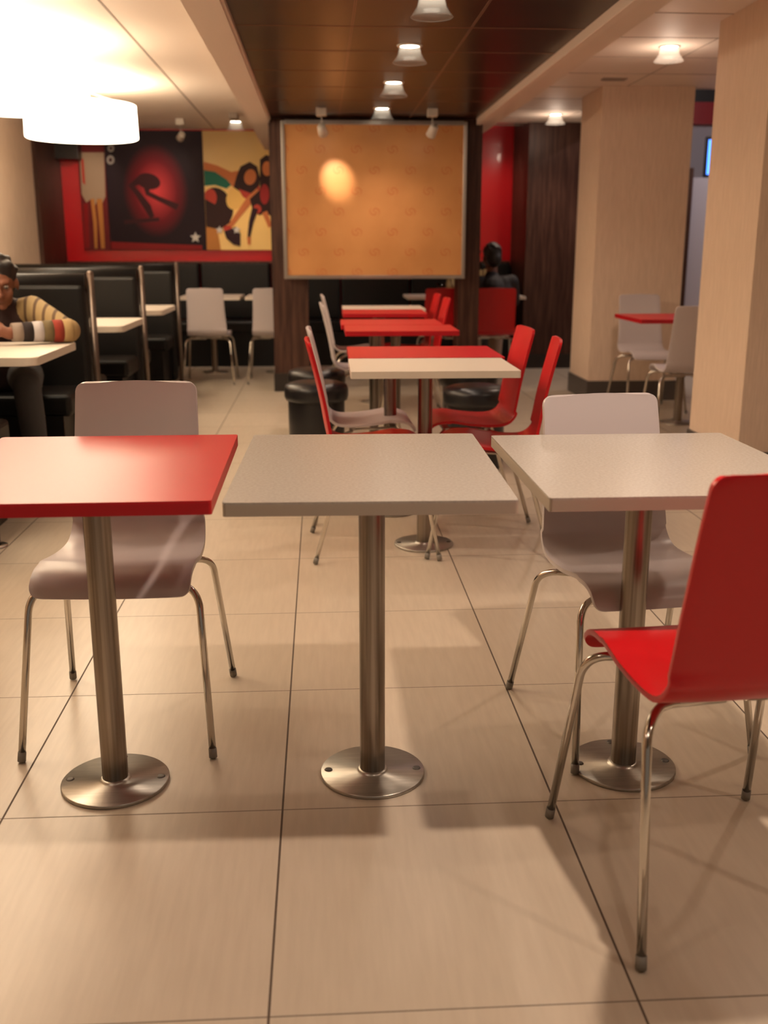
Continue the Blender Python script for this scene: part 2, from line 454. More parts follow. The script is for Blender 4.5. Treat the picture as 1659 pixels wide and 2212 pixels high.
def chair(kind, x, y, face_deg, label, group=None):   # face_deg: direction the sitter faces, 90 = +Y
    p = protos[kind]
    c = p if kind not in used else copy_tree(p)
    used.add(kind)
    c.location = (x, y, 0); c.rotation_euler = (0, 0, R(face_deg-90))
    if group: c['group'] = group
    elif 'group' in c: del c['group']
    c.scale = (1, 1, 1)
    tag(c, label, 'chair')
    return c
chair('r', .711, 1.674, 96, 'red moulded chair in the near right corner, back to the camera, facing the white table').scale = (1, 1, 1.02)
chair('w', -.488, 2.445, -91, 'white moulded chair facing the camera behind the near red table')
chair('w', .748, 2.345, -82, 'white moulded chair facing the camera behind the near right white table').scale = (1, 1, .965)
chair('r', .187, 3.935, 2, 'red moulded chair seen edge-on, left of the cream middle table')
chair('w', .185, 4.50, 1, 'white moulded chair facing right at the red table of the middle pair')
chair('r', .665, 3.93, 172, 'red moulded chair right of the cream middle table, behind the near right white chair')
chair('r', .655, 4.47, 181, 'red moulded chair facing left at the red table of the middle pair, seat visible')
chair('w', .240, 6.58, 2, 'white moulded chair facing right, nearer of two left of the far red and cream tables')
chair('w', .248, 7.75, 2, 'white moulded chair facing right, farthest left of the far cream table')
chair('r', .640, 7.82, 180, 'red moulded chair facing left at the far cream table, seen edge-on')
chair('r', .635, 7.18, 180, 'red moulded chair facing left behind the far red tables, seen edge-on')
chair('r', 1.065, 9.12, 90, 'red moulded chair with its back to the camera left of the right wood column')
chair('r', 1.51, 9.12, 90, 'red moulded chair the black-jacketed man sits on')
chair('w', -.995, 9.22, 90, 'white moulded chair with its back to the camera at the far left cream table')
chair('w', -.43, 9.22, 90, 'white moulded chair half hidden by the left wood column')
chair('w', 2.385, 7.40, -87, 'white moulded chair facing the camera behind the red side table')
chair('w', 2.285, 6.30, 86, 'white moulded chair with its back to the camera beside the near right pillar')

# ------------------------------------------------------------------ tables
HT = .725
def table(x0, x1, y0, y1, top, edge, label, pole=None, ang=0., r=.006, group=None, bolts=True):
    cx, cy = (x0+x1)/2, (y0+y1)/2
    px, py = pole or (cx, cy)
    t = thing('cafe_table', label, 'table', (px, py, 0), R(ang), group)
    a, b_, c_, d = x0-px, x1-px, y0-py, y1-py
    obj('tabletop', MB().slab(a, b_, c_, d, HT-.0045, HT, max(r, .004), bev=.001), top, t)
    obj('edge_band', MB().slab(a, b_, c_, d, HT-.026, HT-.0045, max(r, .004)), edge, t)
    obj('mounting_plate', MB().slab(-.13, .13, -.13, .13, HT-.032, HT-.026, .02).lathe([(.03, HT-.05), (.05, HT-.032)], seg=24), 'bolt', t)
    obj('pole', MB().lathe([(.0285, .008), (.0285, HT-.032)], seg=40), 'brushed_steel', t)
    bp = obj('base_plate', MB().lathe([(0, .0), (.117, .0), (.119, .002), (.119, .007), (.117, .009), (.036, .009), (.034, .013), (.030, .016), (.0285, .016)], seg=56), 'plate_steel', t)
    if bolts:
        for q in (2, 178, 90, 270):
            q = R(q)
            if q == R(270): continue
            obj('bolt', MB().lathe([(.0095, .009), (.0085, .0105), (.006, .0112), (0, .0108)], .101*math.cos(q), .101*math.sin(q), seg=14), 'bolt', bp)
    return t
W_, RD = ('table_white', 'table_white_edge'), ('red_top', 'red_edge')
CR = ('cream_top', 'cream_top')
table(-.765, -.205, 1.79, 2.462, *RD, 'red-topped square table at the near left, cut by the left edge of the photo', (-.478, 2.10), .4)
table(-.175, .357, 1.768, 2.45, *W_, 'white-topped table at the near centre, between the red table and the right white table', (.101, 2.106), -1.2)
table(.407, .975, 1.775, 2.415, *W_, 'white-topped table at the near right, red chair in front of it', (.682, 2.103), .3)
table(.105, .735, 3.735, 4.195, *CR, 'cream-topped table in the middle, pushed against a red one behind it', (.40, 3.948), -.4)
table(.113, .760, 4.215, 4.72, *RD, 'red-topped table pushed against the back of the middle cream table', (.30, 4.5), -.4)
table(.130, .755, 5.60, 6.06, *RD, 'red-topped table between the black stools, nearer of a red pair', (.42, 5.85), -.4)
table(.118, .720, 6.08, 6.56, *RD, 'red-topped table behind the nearer red one, at the far black stools', (.32, 6.33), -.4)
table(.150, .735, 7.12, 7.62, *RD, 'red-topped table in front of the far cream table', (.42, 7.38), -.4)
table(.160, .775, 7.65, 8.15, *CR, 'cream-topped table at the far end of the middle row, under the amber board', (.42, 7.9), -.4)
table(-1.31, -.745, 9.60, 10.22, *CR, 'cream-topped table by the back bench behind the whole white chair', r=.01)
table(-.70, -.15, 9.60, 10.22, *CR, 'cream-topped table by the back bench behind the left wood column', r=.01)
table(.80, 1.33, 9.55, 10.15, *CR, 'cream-topped table with a drinking glass, seen through the gap under the amber board', r=.01)
table(1.36, 1.90, 9.55, 10.15, *CR, 'cream-topped table in front of the black-jacketed man, hidden by him', r=.01)
table(2.015, 2.68, 6.42, 7.02, *RD, 'small red-topped side table between two white chairs by the right pillars', (2.43, 6.80))
# booth tables
def booth_table(yc, label):
    t = thing('booth_table', label, 'table', (-1.85-(.03 if yc < 5 else 0), yc, 0), 0, None)
    obj('tabletop', MB().slab(-.68, .70, -.375, .375, HT-.035, HT, .045, 6, bev=.004), 'cream_top', t)
    obj('pole', MB().lathe([(.035, .008), (.035, HT-.035)], .15, 0), 'brushed_steel', t)
    obj('base_plate', MB().lathe([(0, 0), (.17, 0), (.17, .01), (0, .012)], .15, 0), 'plate_steel', t)
booth_table(4.68, 'cream booth table the man in the striped jumper leans on')
booth_table(6.42, 'cream booth table seen between the two steel-posted partitions')
booth_table(7.95, 'cream booth table farthest back, beyond the second steel post')

# black stools
def stool(x, y, label, first=[None]):
    if first[0] is None:
        t = thing('round_stool', label, 'stool')
        obj('body', MB().lathe([(0, 0), (.150, 0), (.155, .01), (.158, .33), (.158, .345)], seg=44), 'pouf_black', t)
        obj('cushion', MB().lathe([(.150, .340), (.172, .345), (.178, .365), (.178, .405), (.170, .428), (.13, .443), (.06, .449), (0, .45)], seg=44), 'pouf_black', t)
        first[0] = t
    else: t = copy_tree(first[0])
    t.location = (x, y, 0)
    return tag(t, label, 'stool', 'black round stools at the red tables')
stool(-.035, 5.68, 'round black upholstered stool left of the nearer red table, in front of another stool')
stool(-.035, 6.32, 'round black upholstered stool left of the red tables, behind a nearer stool')
stool(.83, 5.47, 'round black upholstered stool right of the nearer red table')
stool(.90, 6.25, 'round black upholstered stool right of the red tables, mostly hidden by a nearer stool')

# ------------------------------------------------------------------ booths and back bench
def partition(yc, label, near=True, far=True, dx=0.):
    t = thing('booth_partition', label, 'booth seat', (-1.9-dx, yc, 0))
    obj('backrest', MB().box(-.70, .655, -.055, .055, .05, .985, .03), 'leather', t)
    obj('top_roll', MB().tube([(-.70, 0, .985), (.655, 0, .985)], .048, 16), 'leather', t)
    for s, on in ((-1, near), (1, far)):
        if on:
            y0, y1 = sorted((s*.055, s*.46))
            obj('seat_cushion', MB().box(-.70, .64, y0, y1, .34, .45, .025), 'leather', t)
            obj('seat_base', MB().box(-.70, .60, y0, y1-.03 if s > 0 else y1, 0, .345), 'leather', t)
    obj('post', MB().tube([(.680, 0, 0), (.680, 0, 1.03)], .018, 20).lathe([(.018, 1.03), (.018, 1.035), (.012, 1.045), (0, 1.047)], .680, 0, seg=20), 'post_steel', t)
    obj('post_flange', MB().lathe([(.045, 0), (.045, .008), (.022, .010)], .680, 0, seg=24), 'steel', t)
partition(4.02, 'black leather booth partition at the left edge, nearest the camera', dx=.10)
partition(5.62, 'black leather booth partition with steel post behind the man in the striped jumper')
partition(7.20, 'black leather booth partition with steel post between the two far booth tables')
partition(8.95, 'black leather booth partition beside the far white chair', True, False)
t = thing('wall_bench', 'long black leather bench along the red back wall', 'bench', (-.3, 10.6, 0))
for i, (a, b) in enumerate(((-2.28, -.94), (-.93, -.22), (-.21, .50), (.51, 1.22), (1.23, 1.94), (1.95, 2.27))):
    obj('back_cushion', MB().box(a+.004, b-.004, .16, .285, .45, 1.01, .02), 'leather', t)
    obj('seat_cushion', MB().box(a+.004, b-.004, -.22, .17, .34, .45, .025), 'leather', t)
obj('base', MB().box(-2.27, 2.26, -.17, .28, 0, .34), 'leather', t)
obj('top_rail', MB().box(-2.27, 2.26, .17, .292, 1.008, 1.03, .004), 'dark_wood', t)

# ------------------------------------------------------------------ amber board between the wood columns
t = thing('amber_board', 'large amber patterned board in a steel frame between two wood columns', 'board', (.435, 8.42, 1.52))
hx, hz = .70, .57
obj('panel', MB().box(-hx, hx, .0, .03, -hz, hz), 'amber_board', t)
fr = MB()
for (a, b, c_, d) in ((-hx-.028, -hx, -hz-.028, hz+.028), (hx, hx+.028, -hz-.028, hz+.028)): fr.box(a, b, -.012, .045, c_, d, .003)
for (c_, d) in ((-hz-.028, -hz), (hz, hz+.034)): fr.box(-hx, hx, -.012, .045, c_, d, .003)
obj('frame', fr, 'steel', t)

# ------------------------------------------------------------------ posters on the red wall
YP = 10.9
def to_wall(x, y):   # photo point on the wall plane -> wall X, Z (used only to read sizes off the wall)
    F = 2200.; P_, Q_ = R(14.55), R(3.46)
    fw = Vector((math.sin(Q_)*math.cos(P_), math.cos(Q_)*math.cos(P_), -math.sin(P_)))
    rt = Vector((math.cos(Q_), -math.sin(Q_), 0)); up = rt.cross(fw)
    v = fw + rt*((x-829.5)/F) - up*((y-1106)/F); k = YP/v.y
    return v.x*k, 1.165+v.z*k
def ell(cx, cy, rx, ry, a=0, n=22):
    a = R(a)
    return [(cx + rx*math.cos(2*PI*i/n)*math.cos(a) - ry*math.sin(2*PI*i/n)*math.sin(a), cy + rx*math.cos(2*PI*i/n)*math.sin(a) + ry*math.sin(2*PI*i/n)*math.cos(a)) for i in range(n)]
def limb2(pts, w):
    L_, R_ = [], []
    for i, p in enumerate(pts):
        a = Vector(pts[max(i-1, 0)]); b = Vector(pts[min(i+1, len(pts)-1)]); d = (b-a).normalized(); nn = Vector((-d.y, d.x))
        ww = w[i] if isinstance(w, (list, tuple)) else w
        L_.append(tuple(Vector(p)+nn*ww)); R_.append(tuple(Vector(p)-nn*ww))
    return L_ + R_[::-1]
def star(cx, cy, r):
    return [(cx + (r if i % 2 == 0 else r*.45)*math.sin(PI*i/5), cy - (r if i % 2 == 0 else r*.45)*math.cos(PI*i/5)) for i in range(10)]
def poster(label, x0, x1, z0, z1, bg, shapes):
    cx, cz = (x0+x1)/2, (z0+z1)/2
    t = thing('wall_poster', label, 'poster', (cx, YP-.03, cz))
    obj('print', MB().box(x0-cx, x1-cx, 0, .03, z0-cz, z1-cz), bg, t)
    names = []; m = MB(); k = 0
    for mt, pts in shapes:
        if mt not in names: names.append(mt)
        m.mi = names.index(mt); k += 1
        q = [to_wall(*p) for p in pts]
        q = [(min(max(x, x0+.002), x1-.002)-cx, min(max(z, z0+.002), z1-.002)-cz) for x, z in q]
        d = -.0006*k
        vs = [m.bm.verts.new((x, d, z)) for x, z in q]
        vb = [m.bm.verts.new((x, .002, z)) for x, z in q]
        m.face(vs)
        for i in range(len(q)): m.face([vs[i], vb[i], vb[(i+1) % len(q)], vs[(i+1) % len(q)]])
    if shapes:
        o = obj('artwork', m, names, t)
        bpy.context.view_layer.update()
    return t
poster('narrow wall poster of pale dripping streaks at the left of the red wall', -2.395, -2.135, 1.142, 2.22, 'p_maroon', [
    ('p_tan', [(173, 330), (228, 330), (229, 425), (222, 440), (214, 428), (206, 446), (198, 430), (188, 438), (178, 420)]),
    ('p_orange', limb2([(201, 430), (207, 480), (209, 537)], [4, 4, 3])),
    ('p_orange', limb2([(216, 430), (220, 480), (224, 537)], [6, 5, 4])),
    ('p_band', limb2([(186, 440), (190, 537)], 5)), ('p_skin_red', [(176, 340), (182, 345), (186, 400), (180, 395)])])
poster('dark wall poster of a red-lit dancer silhouette with a white star', -2.13, -1.165, 1.142, 2.294, 'poster_dark', [
    ('p_shadow', ell(322, 392, 26, 17, 15)), ('p_shadow', limb2([(305, 388), (285, 402), (300, 420), (320, 448), (330, 470)], [9, 7, 6, 8, 5])),
    ('p_shadow', limb2([(318, 400), (320, 418), (345, 430), (385, 448)], [8, 5, 5, 7])),
    ('p_shadow', limb2([(270, 480), (345, 474)], 4)), ('p_band', [(240, 522), (437, 530), (438, 541), (240, 541)]),
    ('tan_ring', ell(240, 346, 8.5, 10)), ('p_shadow', ell(240, 346, 3.5, 4.5)), ('tan_ring', ell(241, 321, 7, 8)), ('p_shadow', ell(241, 321, 3, 3.5)),
    ('star_white', star(423, 513, 12))])
poster('yellow wall poster of dancing women with two white stars', -1.16, -.32, 1.142, 2.294, 'poster_yellow', [
    ('p_skin', [(441, 350), (470, 358), (500, 372), (520, 368), (522, 392), (505, 404), (480, 392), (441, 372)]),
    ('p_green', [(441, 368), (465, 372), (490, 388), (500, 400), (490, 408), (465, 400), (442, 402)]),
    ('p_hair', ell(472, 445, 30, 42, -25)), ('p_skin_red', ell(455, 428, 14, 20)), ('p_hair', [(442, 430), (480, 450), (500, 480), (470, 500), (444, 490)]),
    ('p_glow', ell(510, 428, 20, 26, 20)), ('p_hair', [(520, 360), (540, 350), (556, 360), (562, 385), (560, 415), (542, 425), (520, 415), (505, 405), (512, 380)]),
    ('p_skin', ell(541, 383, 13, 17, 10)), ('p_skin_red', [(515, 408), (548, 420), (560, 400), (566, 425), (545, 440), (525, 425)]),
    ('p_skin', limb2([(560, 412), (540, 432), (515, 465), (495, 492)], [7, 8, 6, 5])), ('p_skin_red', ell(492, 494, 9, 7)),
    ('p_hair', [(562, 345), (575, 335), (590, 340), (590, 470), (575, 460), (560, 465), (545, 450), (540, 430), (562, 410)]),
    ('p_skin', ell(577, 365, 10, 16)), ('p_dress', ell(572, 420, 10, 22)), ('p_skin_red', ell(556, 452, 9, 10)),
    ('p_black', limb2([(552, 450), (543, 480), (538, 512)], [7, 5, 3])), ('p_skin', limb2([(538, 512), (539, 528)], [4, 3])),
    ('p_skin', limb2([(572, 458), (584, 490)], [6, 4])),
    ('p_orange', [(446, 490), (470, 495), (478, 540), (446, 540)]), ('p_black', [(485, 500), (510, 490), (520, 505), (520, 532), (505, 528), (490, 515)]),
    ('star_white', star(475, 497, 9)), ('star_white', star(512, 497, 9))])

# ------------------------------------------------------------------ lamps
def aim(o, tgt): o.rotation_euler = (Vector(tgt)-o.location).to_track_quat('-Z', 'Y').to_euler()
def lampdata(name, kind, power, parent, loc, tgt=None, size=.04, angle=120, blend=.6, col=WARM):
    L_ = bpy.data.lights.new(name, kind); L_.energy = power; L_.color = col
    L_.shadow_soft_size = size
    if kind == 'SPOT': L_.spot_size = R(angle); L_.spot_blend = min(1., blend)
    o = bpy.data.objects.new(name, L_); C.objects.link(o); o.parent = parent; o.location = loc
    if tgt: o.rotation_euler = (Vector(tgt)-Vector(loc)).to_track_quat('-Z', 'Y').to_euler()
    return o
def downlight(x, y, z, label, power, group, glass=True, spill=0.):
    t = thing('downlight', label, 'ceiling light', (x, y, z), 0, group)
    obj('rim', MB().lathe([(.048, .004), (.050, -.006), (.062, -.006), (.066, -.001), (.066, .004)], seg=28), 'lamp_ring', t)
    obj('lamp', MB().lathe([(0, -.004), (.047, -.003)], seg=28), 'lamp_glow', t)
    if glass: obj('glare_cone', MB().lathe([(.052, -.006), (.060, -.04), (.084, -.078), (.088, -.080), (.086, -.082), (.060, -.046), (.050, -.008)], seg=32), 'glare_haze', t)  # glass: made-up cone that shapes the lens glare below the lamp
    lampdata('light', 'SPOT', power, t, (0, 0, -.085), (0, 0, -1), .028, 124, .85)
    if spill: lampdata('spill', 'POINT', spill, t, (0, 0, -.14), size=.05)
    return t
WALL_FILL = downlight(1.50, 10.05, ZL, 'unseen lamp added behind the right wood column to brighten the red wall', .1, 'downlights out of view', glass=False)  # added lamp, kept out of sight, that brightens the red wall
lampdata('wash', 'SPOT', 16, WALL_FILL, (0, 0, -.03), (.38, .85, -.95), .03, 70, .9)
lampdata('light', 'SPOT', 90, KITCHEN_FILL, (0, 0, -.05), (-.3, 1.5, -1), .05, 160, .4, (1, .86, .85))
for i, y in enumerate((4.48, 5.54, 6.71, 7.92)):
    downlight(.465, y, ZD, ('bright downlight cut by the top edge of the photo', 'bright downlight in the brown ceiling, second from the top edge', 'bright downlight in the brown ceiling, third from the top edge', 'bright downlight in the brown ceiling, closest to the amber board')[i], DOWN_W, 'downlights in the brown ceiling')
for x, y, w, q in ((.465, 3.28, .8, 'just before the one cut by the photo edge'), (.80, 1.60, 4.1, 'right above the near tables'), (.465, .3, .9, 'behind the viewer')): downlight(x, y, ZD, 'unseen downlight in the brown ceiling ' + q, DOWN_W*w, 'downlights out of view')
downlight(2.067, 6.37, ZL, 'bright downlight in the right pale ceiling, nearer one by the top right corner', DOWN_W*1.3, 'downlights in the right ceiling', spill=3)
downlight(2.10, 9.52, ZL, 'bright downlight in the right pale ceiling, farther one before the wood wall', DOWN_W*1.1, 'downlights in the right ceiling', spill=3)
for y, q in ((3.3, 'beside the near right pillar'), (.6, 'beside the viewer')): downlight(2.07, y, ZL, 'out of frame downlight in the right ceiling ' + q, DOWN_W*1.5, 'downlights out of view', spill=3)
for y, q in ((3.2, 'before the first drum lamp'), (.9, 'beside the viewer')): downlight(-1.3, y, ZL, 'out of frame downlight in the left ceiling ' + q, DOWN_W*.6, 'downlights out of view')

def drum(y, label, group=None):
    t = thing('drum_lamp', label, 'pendant lamp', (-1.70, y, 2.04), 0, 'drum lamps over the booths')
    obj('shade', MB().lathe([(.385, .115), (.39, .112), (.395, -.108), (.385, -.115), (.37, -.112), (.37, .112), (.385, .115)], seg=64), 'lamp_shade', t)
    obj('diffuser', MB().lathe([(0, -.10), (.375, -.10), (.375, -.094), (0, -.094)], seg=48), 'lamp_shade', t)
    rod = MB()
    for k in range(3):
        a = 2*PI*k/3; rod.tube([(.36*math.cos(a), .36*math.sin(a), .11), (.05*math.cos(a), .05*math.sin(a), .2)], .003, 6)
    rod.tube([(0, 0, .19), (0, 0, .262)], .01, 10)
    obj('suspension', rod, 'white_metal', t)
    obj('ceiling_rose', MB().lathe([(0, .25), (.06, .25), (.06, .268), (0, .27)], seg=24), 'white_metal', t)
    lampdata('light', 'POINT', 8, t, (0, 0, .06), size=.1, col=(1, .80, .58))
drum(7.9, 'glowing white drum pendant lamp, farthest back, its lower rim fully visible')
drum(6.3, 'glowing white drum pendant lamp in the middle, blown out at the left edge')
drum(4.7, 'glowing white drum pendant lamp at the upper left corner, nearest')
drum(3.1, 'glowing white drum pendant lamp out of view over the near booth')

def track_spot(x, y, ztop, label, tgt, power, drop=.13, angle=30, lit=False, col=WARM, size=.02):
    t = thing('spotlight', label, 'spotlight', (x, y, ztop), 0)
    obj('mount', MB().box(-.037, .037, -.037, .037, -.055, 0, .004), 'white_metal', t)
    obj('stem', MB().tube([(0, 0, -.05), (.004, 0, -drop)], .0035, 8), 'white_metal', t)
    d = (Vector(tgt)-Vector((x, y, ztop-drop-.02))).normalized()
    M = Matrix.Translation((0.004, 0, -drop-.02)) @ d.to_track_quat('-Z', 'Y').to_matrix().to_4x4()
    h = obj('head', MB().lathe([(0, .045), (.022, .045), (.030, .035), (.036, -.045), (.032, -.045), (.028, -.02), (0, -.02)], seg=24, M=M), 'white_metal', t)
    obj('bulb', MB().lathe([(0, -.03), (.026, -.03), (.022, -.021)], seg=20, M=M), 'lamp_glow', h)
    p = Vector((0.004, 0, -drop-.02)) + d*.055
    lampdata('light', 'SPOT', power, t, p, p+d, size, angle, 1., col)
track_spot(.022, 7.93, ZD, 'small white spotlight hanging before the left half of the amber board', (.13, 8.42, 1.69), 48, angle=33)
track_spot(.835, 7.93, ZD, 'small white spotlight hanging before the right half of the amber board', (.60, 8.42, 1.45), .4, angle=60)
downlight(-.775, 10.22, ZL, 'lit downlight in the left ceiling in front of the yellow poster', DOWN_W*1.0, 'downlights at the posters')
t = thing('ceiling_box', 'small grey box on the ceiling above the lit downlight by the yellow poster', 'ceiling box', (-.745, 9.66, ZL))
obj('housing', MB().box(-.035, .035, -.10, .10, -.045, 0, .005), 'seam_dark', t)
track_spot(-1.27, 10.05, ZL, 'unlit looking small spotlight in front of the dark poster', (-1.62, 10.87, 1.8), 9, drop=.13, angle=60)
track_spot(-1.94, 10.05, ZL, 'unseen spotlight added behind the drum lamp to light the left end of the red wall', (-2.35, 10.87, 1.7), 14, drop=.08, angle=60)  # added spotlight, hidden by the drum, brightens the wall's left end
t = thing('ceiling_vent', 'small dark slotted vent in the right ceiling before the far pillar', 'vent', (2.07, 7.55, ZL))
obj('grille', MB().box(-.085, .085, -.04, .04, -.008, 0).box(-.075, .075, -.03, .03, -.012, -.006), 'seam_dark', t)

# monitor in the far gap
t = thing('wall_monitor', 'glowing blue screen seen through the gap between the two right pillars', 'monitor', (4.30, 11.2, 2.09), R(-18))
obj('casing', MB().box(-.20, .30, 0, .05, -.20, .22, .01), 'screen_casing', t)
obj('screen', MB().box(-.165, .27, -.004, 0, -.165, .185), 'screen_blue', t)
obj('bracket', MB().box(.0, .1, .04, 1.2, -.04, .04), 'screen_casing', t)

# drinking glass
t = tag(obj('drinking_glass', MB().lathe([(0, .0), (.028, 0), (.034, .12), (.031, .12), (.026, .012), (0, .012)], seg=24), 'drink_glass', loc=(1.11, 9.68, HT)), 'clear drinking glass on the cream table under the amber board', 'glass')

# ------------------------------------------------------------------ people
def fuse(o, vox=.008, it=4):
    r = o.modifiers.new('remesh', 'REMESH'); r.mode = 'VOXEL'; r.voxel_size = vox; r.use_smooth_shade = True
    s = o.modifiers.new('smooth', 'SMOOTH'); s.factor = .5; s.iterations = it
def hand(m, wrist, tip, upv, side, s=1.):
    """palm with five bent fingers from wrist towards tip"""
    wrist, tip, upv = Vector(wrist), Vector(tip), Vector(upv).normalized()
    d = (tip-wrist).normalized(); lat = d.cross(upv).normalized()*side; upv = lat.cross(d).normalized()*side
    pc = wrist + d*.045*s
    rot = Matrix((lat, d, upv)).transposed().to_4x4()
    m.ball(pc, (.040*s, .052*s, .016*s), rot)
    m.limb([wrist - d*.02*s, wrist + d*.02*s], [.024*s, .026*s])
    for k, (off, ln, cu) in enumerate(((-.028, .062, .4), (-.010, .072, .35), (.009, .067, .4), (.027, .052, .5))):
        b = wrist + d*.085*s + lat*off*s
        p1 = b + d*ln*.45*s - upv*.004*s; p2 = p1 + (d*.8-upv*cu)*ln*.32*s; p3 = p2 + (d*.5-upv*cu*1.4)*ln*.26*s
        m.limb([b-d*.02*s, b, p1, p2, p3], [.0095*s, .0095*s, .0088*s, .008*s, .007*s])
    b = wrist + d*.025*s - lat*.030*s
    m.limb([b, b + (d*.5-lat*.8)*.035*s - upv*.006*s, b + (d*.9-lat*.6)*.066*s - upv*.012*s], [.013*s, .011*s, .009*s])
def head(m, c, fwd, upv, s=1.):
    """skull, jaw, nose, ears, brows as one volume set; returns local frame"""
    c, f, u = Vector(c), Vector(fwd).normalized(), Vector(upv).normalized()
    x = f.cross(u).normalized(); u = x.cross(f).normalized()
    rot = Matrix((x, f, u)).transposed().to_4x4()
    P = lambda a, b, d: c + (x*a + f*b + u*d)*s
    m.ball(P(0, -.012, .030), (.073*s, .090*s, .085*s), rot)
    m.ball(P(0, .020, -.035), (.056*s, .062*s, .070*s), rot)
    m.ball(P(0, .058, -.085), (.026*s, .022*s, .022*s), rot)
    m.limb([P(0, .078, .018), P(0, .095, -.012), P(0, .104, -.026)], [.009*s, .011*s, .014*s])
    for q in (-1, 1):
        m.ball(P(q*.012, .092, -.028), .010*s)
        m.ball(P(q*.078, -.008, -.004), (.010*s, .020*s, .032*s), rot)
        m.limb([P(q*.014, .078, .030), P(q*.045, .066, .030)], [.010*s, .008*s])
        m.ball(P(q*.040, .056, -.022), .020*s)
    m.limb([P(-.022, .078, -.058), P(0, .086, -.057), P(.022, .078, -.058)], [.006*s, .009*s, .006*s])
    return P, rot
def hair_cap(m, P, rot, s=1., back=True):
    m.ball(P(0, -.024, .048), (.083*s, .094*s, .085*s), rot)
    m.ball(P(0, -.052, .0), (.074*s, .064*s, .085*s), rot)
    rng = random.Random(7)
    for k in range(70):
        a, e = rng.uniform(0, 2*PI), rng.uniform(.15, 1.5)
        if math.sin(a) > .45 and e < .75: continue
        m.ball(P(.080*math.cos(a)*math.cos(e), -.024+.092*math.sin(a)*math.cos(e), .046+.083*math.sin(e)), rng.uniform(.013, .022), seg=10, rings=6)
    for k in range(16):
        a = -1.2 + 2.4*k/15
        m.ball(P(.058*math.sin(a), .045*math.cos(a)-.01, .085+.012*math.sin(k*2.3)), .026*s)

